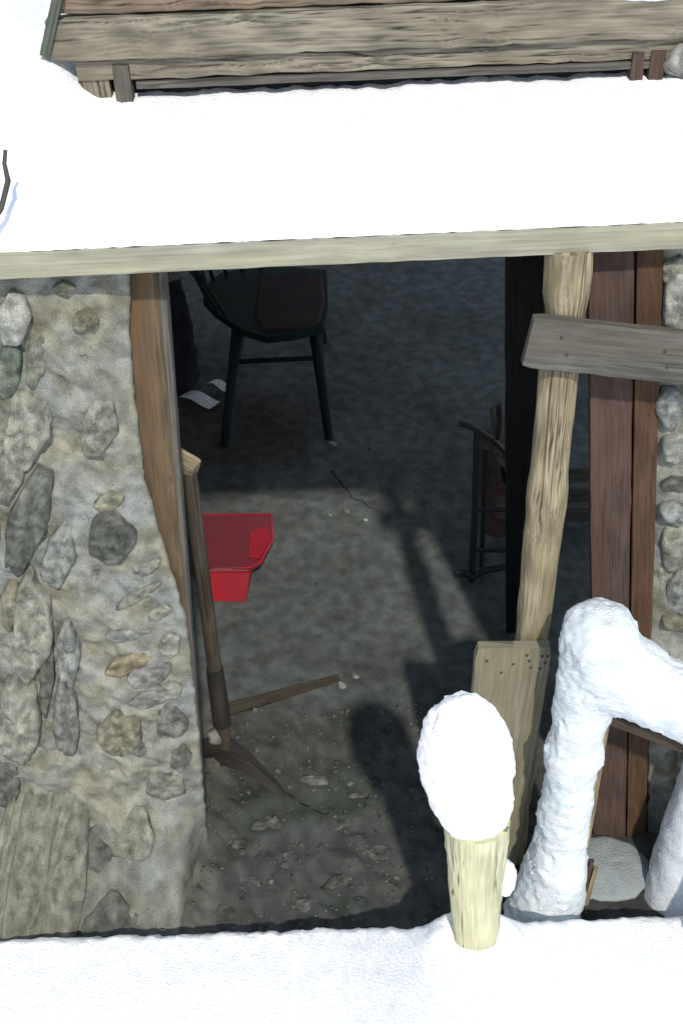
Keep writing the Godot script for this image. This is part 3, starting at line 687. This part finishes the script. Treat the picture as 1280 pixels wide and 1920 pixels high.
# ------------------------------------------------------------------ fences in front
func build_fences():
	var f := thing("fence_post", "pale yellow wooden fence post standing in the front snow bank, under a snow cap", "post", Vector3(0.3, 0.36, 0.6))
	start()
	var cs := []; var ws := []; var ts := []
	for i in 25:
		var t := i / 24.0; var y := lerpf(0.20, 0.865, t)
		cs.append(Vector3(lerpf(0.317, 0.296, t), y, 0.6)); ws.append(lerpf(0.047, 0.080, t) + 0.002 * noise_b.get_noise_2d(y * 6.0, 1.0)); ts.append(lerpf(0.045, 0.065, t))
	sweep(cs, ws, ts, Vector3.RIGHT, round_profile(22), 0.004, 26.0)
	place("post", finish(plain(Color.WHITE)), M.pale, f)
	place("snow_clump", blob(Vector3(0.378, 0.645, 0.60), Vector3(0.024, 0.058, 0.035), 0.010, 22.0, plain(SNOW), 22, 14), M.snow, f)
	var n := FastNoiseLite.new(); n.seed = 5; n.frequency = 1.0; n.fractal_octaves = 4
	var cap := nets(func(p: Vector3):
		var q := (p - Vector3(0.263, 1.08, 0.60)) / Vector3(0.108, 0.20, 0.107)
		q.x += 0.12 * q.y
		if q.y < 0.0:
			var s := 1.0 + 0.10 * q.y; q.x /= s; q.z /= s
		var l := q.length()
		var dd := smin((l - 1.0) * 0.108, p.distance_to(Vector3(0.288, 0.945, 0.60)) - 0.086, 0.05)
		return dd + 0.009 * n.get_noise_3dv(p * 12.0) + 0.007 * n.get_noise_3dv(p * 40.0), Vector3(0.11, 0.84, 0.45), Vector3(0.42, 1.33, 0.75), 0.0075, plain(SNOW))
	tag(place("heaped_snow", cap, M.snow), "tall egg-shaped lump of snow on top of the pale fence post", "snow")

	var r := thing("railing", "wooden railing post and rail thickly plastered with snow, at the lower right", "railing", Vector3(0.6, 0, 0.25))
	place("post", bar(Vector3(0.650, 1.10, 0.245), Vector3(0.640, -0.05, 0.235), 0.075, 0.08, 0.07, 0.07, Vector3.RIGHT, round_profile(14), 20, 0.004, 16.0), M.pole, r)
	place("rail", bar(Vector3(0.66, 0.868, 0.262), Vector3(1.12, 0.805, 0.47), 0.036, 0.036, 0.05, 0.05, Vector3.UP, rect_profile(), 20, 0.003, 14.0), M.greyhandle, r)
	var cover := nets(func(p: Vector3):
		var d := capsule_d(p, Vector3(0.585, -0.05, 0.26), Vector3(0.592, 0.72, 0.275), 0.082, 0.066)
		d = smin(d, capsule_d(p, Vector3(0.590, 0.72, 0.275), Vector3(0.618, 1.14, 0.262), 0.066, 0.086), 0.05)
		d = smin(d, capsule_d(p, Vector3(0.632, 1.13, 0.27), Vector3(0.70, 1.03, 0.28), 0.075, 0.085), 0.05)
		d = smin(d, capsule_d(p, Vector3(0.70, 1.01, 0.287), Vector3(1.10, 0.92, 0.47), 0.092, 0.10), 0.05)
		d = smin(d, capsule_d(p, Vector3(0.54, -0.05, 0.29), Vector3(0.585, 0.22, 0.27), 0.115, 0.08), 0.06)
		return d + 0.011 * n.get_noise_3dv(p * 9.0) + 0.009 * n.get_noise_3dv(p * 42.0), Vector3(0.43, -0.06, 0.13), Vector3(1.0, 1.29, 0.55), 0.009, plain(Color(0.62, 0.67, 0.70)))  # snow greyed blue in its base colour to stand for shading
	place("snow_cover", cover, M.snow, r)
	var h := nets(func(p: Vector3):
		var d := capsule_d(p, Vector3(1.01, -0.1, 0.22), Vector3(1.05, 0.62, 0.14), 0.14, 0.09)
		d = minf(d, capsule_d(p, Vector3(1.02, -0.1, 0.46), Vector3(1.10, 0.42, 0.44), 0.14, 0.10))
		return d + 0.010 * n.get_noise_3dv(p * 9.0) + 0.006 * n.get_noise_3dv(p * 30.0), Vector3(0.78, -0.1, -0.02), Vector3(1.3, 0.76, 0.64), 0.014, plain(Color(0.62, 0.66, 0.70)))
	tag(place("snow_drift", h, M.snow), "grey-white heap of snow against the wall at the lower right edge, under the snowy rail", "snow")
	var k := 0
	for q in [[0.672, 0.10, 0.26, 0.695, 0.21, 0.24], [0.690, 0.06, 0.25, 0.712, 0.17, 0.235]]:
		k += 1
		tag(place("stick", bar(Vector3(q[0], q[1] - 0.08, q[2]), Vector3(q[3], q[4], q[5]), 0.016, 0.014, 0.012, 0.012, Vector3.RIGHT, rect_profile(), 8, 0.001), M.brown if k == 1 else M.pole), "small split stick standing at the foot of the snowy railing, " + ("nearer the railing" if k == 1 else "the right one of two"), "stick", "sticks at the railing's foot")

# ------------------------------------------------------------------ things in the room
func build_inside():
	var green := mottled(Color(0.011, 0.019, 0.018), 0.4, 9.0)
	var c := thing("armchair", "dark green wooden spindle-back armchair inside the room", "chair", Vector3(-0.27, 0, -2.7))
	var seat := [Vector2(-0.62, -2.84), Vector2(-0.56, -2.72), Vector2(-0.484, -2.616), Vector2(-0.40, -2.52), Vector2(-0.31, -2.462), Vector2(-0.18, -2.48), Vector2(-0.055, -2.54), Vector2(-0.03, -2.75), Vector2(-0.03, -3.09), Vector2(-0.33, -3.17), Vector2(-0.55, -3.1), Vector2(-0.62, -2.97)]
	var lo := PackedVector3Array(); var hi := PackedVector3Array()
	for s in seat: lo.append(Vector3(s.x, 0.405, s.y)); hi.append(Vector3(s.x, 0.44, s.y))
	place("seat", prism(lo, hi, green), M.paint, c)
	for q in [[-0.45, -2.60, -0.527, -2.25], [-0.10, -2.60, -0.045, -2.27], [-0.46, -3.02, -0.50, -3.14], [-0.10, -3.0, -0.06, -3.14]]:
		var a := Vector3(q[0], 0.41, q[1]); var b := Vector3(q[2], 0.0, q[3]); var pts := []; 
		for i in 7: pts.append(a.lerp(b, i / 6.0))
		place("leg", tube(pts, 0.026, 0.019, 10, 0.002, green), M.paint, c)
	place("stretcher", tube([Vector3(-0.50, 0.16, -2.39), Vector3(-0.45, 0.16, -3.06)], 0.013, 0.013, 8, 0.0, green), M.paint, c)
	place("stretcher", tube([Vector3(-0.065, 0.16, -2.40), Vector3(-0.075, 0.16, -3.08)], 0.013, 0.013, 8, 0.0, green), M.paint, c)
	place("stretcher", tube([Vector3(-0.475, 0.16, -2.72), Vector3(-0.07, 0.16, -2.73)], 0.013, 0.013, 8, 0.0, green), M.paint, c)
	var base := [Vector2(-0.50, -2.67), Vector2(-0.545, -2.735), Vector2(-0.585, -2.80), Vector2(-0.605, -2.87), Vector2(-0.605, -2.95), Vector2(-0.58, -3.02), Vector2(-0.52, -3.08), Vector2(-0.44, -3.11), Vector2(-0.35, -3.13)]
	var crest := []
	for i in base.size():
		var b: Vector2 = base[i]; var t := Vector3(b.x - 0.10 + 0.02 * i / 8.0, 0.64 + 0.26 * smoothstep(1.0, 5.0, i), b.y - 0.05 * (i / 8.0))
		crest.append(t)
		place("spindle", tube([Vector3(b.x, 0.43, b.y), t], 0.010, 0.009, 8, 0.0, green), M.paint, c)
	place("crest_rail", tube(crest, 0.02, 0.02, 8, 0.001, green), M.paint, c)
	var cu := []; var ct := PackedVector3Array()
	for s in [Vector2(-0.37, -2.62), Vector2(-0.32, -2.50), Vector2(-0.17, -2.50), Vector2(-0.07, -2.555), Vector2(-0.04, -2.75), Vector2(-0.05, -3.0), Vector2(-0.15, -3.06), Vector2(-0.36, -3.03)]: cu.append(s)
	var cl := PackedVector3Array()
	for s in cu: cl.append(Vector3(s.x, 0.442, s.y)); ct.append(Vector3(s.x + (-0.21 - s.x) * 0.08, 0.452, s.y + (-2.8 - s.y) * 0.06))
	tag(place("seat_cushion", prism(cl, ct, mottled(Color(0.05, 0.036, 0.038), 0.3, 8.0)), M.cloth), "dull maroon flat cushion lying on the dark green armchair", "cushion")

	var cloth := nets(func(p: Vector3):
		var d := capsule_d(p, Vector3(-0.80, 0.08, -2.78), Vector3(-0.82, 0.46, -3.0), 0.13, 0.09)
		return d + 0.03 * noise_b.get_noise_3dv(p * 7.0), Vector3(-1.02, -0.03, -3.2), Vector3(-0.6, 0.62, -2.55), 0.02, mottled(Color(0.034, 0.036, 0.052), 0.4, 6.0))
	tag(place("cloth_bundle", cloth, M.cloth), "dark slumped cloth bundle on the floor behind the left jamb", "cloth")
	tag(place("rag", blob(Vector3(-0.80, 0.56, -2.86), Vector3(0.09, 0.03, 0.07), 0.02, 9.0, plain(Color(0.2, 0.2, 0.19)), 18, 10), M.cloth), "pale grey rag lying on the dark cloth bundle", "rag")
	for q in [[-0.66, -2.60, 0.09, 0.045, -0.55, "larger white sheet of paper on the floor left of the armchair"], [-0.57, -2.72, 0.055, 0.03, -0.6, "smaller white scrap of paper on the floor behind the larger sheet"]]:
		var o := Vector3(q[0], 0.03, q[1]); var rt := Vector3(cos(q[4]), 0, -sin(q[4])); var fw := Vector3(sin(q[4]), 0, cos(q[4]))
		tag(place("paper_sheet", sheet(8, 4, func(u, v): return o + rt * (u - 0.5) * 2.0 * q[2] + fw * (v - 0.5) * 2.0 * q[3] + Vector3(0, 0.012 * sin(u * 5.0) + 0.01 * v, 0), plain(Color(0.85, 0.86, 0.87))), M.cloth), q[5], "paper", "papers on the room floor")

	# red box with a dull lid
	var b := thing("storage_box", "bright red plastic box with a darker red lid on the floor by the pickaxe", "box", Vector3(-0.43, 0, -1.45))
	var red := mottled(Color(0.23, 0.006, 0.014), 0.2, 9.0); var maroon := mottled(Color(0.115, 0.013, 0.02), 0.25, 9.0)
	var base_p := PackedVector3Array([Vector3(-0.524, 0.004, -1.18), Vector3(-0.385, 0.004, -1.17), Vector3(-0.375, 0.004, -1.30), Vector3(-0.36, 0.004, -1.56), Vector3(-0.57, 0.004, -1.57)])
	var top_p := PackedVector3Array([Vector3(-0.545, 0.105, -1.235), Vector3(-0.365, 0.105, -1.225), Vector3(-0.345, 0.105, -1.30), Vector3(-0.31, 0.105, -1.575), Vector3(-0.60, 0.105, -1.59)])
	place("tub", prism(base_p, top_p, red), M.plastic, b)
	for part in [["lid", [Vector2(-0.60, -1.60), Vector2(-0.281, -1.585), Vector2(-0.273, -1.418), Vector2(-0.320, -1.272), Vector2(-0.367, -1.235), Vector2(-0.55, -1.24)], 0.106, 0.118, maroon], ["corner_panel", [Vector2(-0.373, -1.451), Vector2(-0.30, -1.50), Vector2(-0.280, -1.415), Vector2(-0.325, -1.292), Vector2(-0.372, -1.304)], 0.119, 0.127, red]]:
		var l0 := PackedVector3Array(); var l1 := PackedVector3Array(); var mid := Vector2.ZERO
		for s in part[1]: mid += s / part[1].size()
		for s in part[1]:
			l0.append(Vector3(s.x, part[2], s.y)); var s2: Vector2 = s.lerp(mid, 0.05); l1.append(Vector3(s2.x, part[3], s2.y))
		place(part[0], prism(l0, l1, part[4]), M.plastic, b)
		if part[0] == "lid":
			var loop := []
			for k in l1.size() + 1: loop.append(l1[k % l1.size()] + Vector3(0, -0.004, 0))
			place("rim", tube(loop, 0.007, 0.007, 8, 0.0, red), M.plastic, b)

	# pickaxe
	var p := thing("pickaxe", "old pickaxe standing head down against the left door jamb", "pickaxe", Vector3(-0.42, 0, -0.3))
	place("handle", bar(Vector3(-0.413, 1.27, -0.30), Vector3(-0.408, 0.12, -0.29), 0.044, 0.043, 0.04, 0.04, Vector3.RIGHT, round_profile(14), 24, 0.002, 12.0, 0.02), M.greyhandle, p)
	var iron := mottled(Color(0.035, 0.03, 0.026), 0.5, 20.0, 0.3)
	place("ferrule", tube([Vector3(-0.41, 0.52, -0.292), Vector3(-0.409, 0.40, -0.292), Vector3(-0.408, 0.27, -0.29)], 0.027, 0.030, 14, 0.002, iron), M.iron, p)
	start()
	sweep([Vector3(-0.50, 0.07, -0.36), Vector3(-0.45, 0.12, -0.325), Vector3(-0.405, 0.135, -0.29), Vector3(-0.33, 0.115, -0.25), Vector3(-0.25, 0.05, -0.21), Vector3(-0.20, -0.01, -0.19)], [0.03, 0.03, 0.036, 0.026, 0.016, 0.005], [0.012, 0.02, 0.03, 0.02, 0.013, 0.005], Vector3(0.4, 0, 1).normalized(), rect_profile(), 0.003)
	place("head", finish(iron), M.iron, p)
	place("head_glint", blob(Vector3(-0.435, 0.215, -0.285), Vector3(0.03, 0.035, 0.022), 0.012, 20.0, mottled(Color(0.30, 0.28, 0.24), 0.3, 20.0), 12, 8), M.stone, p)  # pale lump standing for light reflected off the metal head
	tag(place("wood_block", bar(Vector3(-0.455, 1.30, -0.33), Vector3(-0.395, 1.275, -0.30), 0.05, 0.05, 0.045, 0.045, Vector3.UP, rect_profile(), 6, 0.002), M.pole), "small light wooden block wedged above the pickaxe handle", "wood block")

	# iron stand with firewood
	var ir := mottled(Color(0.02, 0.021, 0.023), 0.3, 12.0)
	var s := thing("iron_stand", "black wrought iron firewood stand on the room floor behind the door post", "stand", Vector3(0.53, 0, -1.35))
	place("upright", tube([Vector3(0.505, 0.0, -1.25), Vector3(0.505, 0.40, -1.25), Vector3(0.50, 0.73, -1.25)], 0.014, 0.014, 8, 0.0, ir), M.iron, s)
	place("upright", tube([Vector3(0.545, 0.0, -1.28), Vector3(0.54, 0.62, -1.28)], 0.010, 0.010, 8, 0.0, ir), M.iron, s)
	place("upright", tube([Vector3(0.76, 0.0, -1.25), Vector3(0.75, 0.70, -1.25)], 0.014, 0.014, 8, 0.0, ir), M.iron, s)
	place("foot", tube([Vector3(0.445, 0.055, -1.24), Vector3(0.47, 0.06, -1.24), Vector3(0.505, 0.03, -1.24), Vector3(0.55, 0.055, -1.25), Vector3(0.66, 0.06, -1.27)], 0.017, 0.015, 8, 0.002, ir), M.iron, s)
	place("top_arm", tube([Vector3(0.435, 0.755, -1.25), Vector3(0.46, 0.75, -1.25), Vector3(0.50, 0.725, -1.25), Vector3(0.57, 0.66, -1.26), Vector3(0.64, 0.56, -1.28)], 0.013, 0.011, 8, 0.0, ir), M.iron, s)
	place("hook", tube([Vector3(0.575, 0.68, -1.25), Vector3(0.58, 0.76, -1.25), Vector3(0.572, 0.83, -1.25)], 0.010, 0.013, 8, 0.0, ir), M.iron, s)
	place("cross_bar", tube([Vector3(0.505, 0.16, -1.25), Vector3(0.76, 0.15, -1.25)], 0.010, 0.010, 8, 0.0, ir), M.iron, s)
	place("cross_bar", tube([Vector3(0.505, 0.36, -1.25), Vector3(0.76, 0.35, -1.25)], 0.010, 0.010, 8, 0.0, ir), M.iron, s)
	var logs := [[0.60, 0.24, 0.055, "lowest thick brown"], [0.70, 0.25, 0.05, "lowest right grey"], [0.585, 0.43, 0.045, "middle left brown"], [0.68, 0.46, 0.05, "middle right dark"], [0.62, 0.56, 0.04, "top thin pale-ended"]]
	for i in logs.size():
		var q = logs[i]
		tag(place("firewood_log", bar(Vector3(q[0], q[1], -1.28), Vector3(q[0] + 0.01, q[1], -1.62), q[2] * 2.0, q[2] * 2.0, q[2] * 1.8, q[2] * 1.8, Vector3.RIGHT, round_profile(10), 6, 0.006), [M.brown, M.greyhandle, M.brown, M.dark_grey, M.grey][i]), q[3] + " firewood log held in the black iron stand", "firewood", "logs in the iron stand")
	tag(place("shadow_plank", bar(Vector3(0.495, 2.02, -0.46), Vector3(0.622, 0.0, -0.96), 0.125, 0.034, 0.03, 0.03, Vector3.RIGHT, rect_profile(), 24, 0.003, 10.0, 0.05), M.dark_grey), "tall dark plank behind the peeled door post, tapered to stand for the post shadow", "plank")  # guessed plank, darkened and tapered to stand for the post's cast shadow
	var cr := thing("crate", "small slatted crate on the room floor seen between post and brown planks", "crate", Vector3(0.98, 0, -1.7))
	for i in 3: place("slat", bar(Vector3(0.84, 0.06 + 0.1 * i, -1.58), Vector3(1.2, 0.06 + 0.1 * i, -1.58), 0.07, 0.07, 0.014, 0.014, Vector3.UP, rect_profile(), 6), M.grey, cr)
	for x in [0.86, 1.17]: place("corner_post", bar(Vector3(x, 0.0, -1.6), Vector3(x, 0.32, -1.6), 0.03, 0.03, 0.03, 0.03, Vector3.RIGHT, rect_profile(), 6), M.brown, cr)
	place("side_board", bar(Vector3(0.85, 0.17, -1.6), Vector3(0.85, 0.17, -1.95), 0.3, 0.3, 0.014, 0.014, Vector3.UP, rect_profile(), 6), M.grey, cr)

func build_small_things():
	tag(place("threshold_board", bar(Vector3(-0.47, 0.006, -0.585), Vector3(-0.03, 0.008, -0.735), 0.06, 0.03, 0.012, 0.012, Vector3(0.33, 0, 0.94).normalized(), rect_profile(), 16, 0.002, 14.0, 0.05), M.threshold), "thin brownish board lying across the floor just inside the doorway", "board")
	var k := 0
	for q in [[0.02, -1.72, 0.014], [-0.05, -1.70, 0.010], [0.10, -1.66, 0.012], [-0.02, -0.70, 0.018], [0.03, -0.74, 0.012], [-0.03, -2.22, 0.02]]:
		k += 1
		var o := Vector3(q[0], ground_y(q[0], q[1]), q[1])
		tag(place("rubble_chip", stone(o, Vector3(q[2], 0, 0.3 * q[2]), Vector3(-0.2 * q[2], 0, -q[2] * 0.8), q[2] * 0.7, mottled(Color(0.3, 0.3, 0.28), 0.3, 30.0), 8, k * 3.1, 0.3), M.stone), ["middle pale chip of three on the bare room floor", "left pale chip of three on the bare room floor", "right pale chip of three on the bare room floor", "larger pale chip beside the end of the thin threshold board", "smaller pale chip beyond the end of the thin threshold board", "pale chip at the right front foot of the green armchair"][k - 1], "stone chip", "pale chips on the floor")
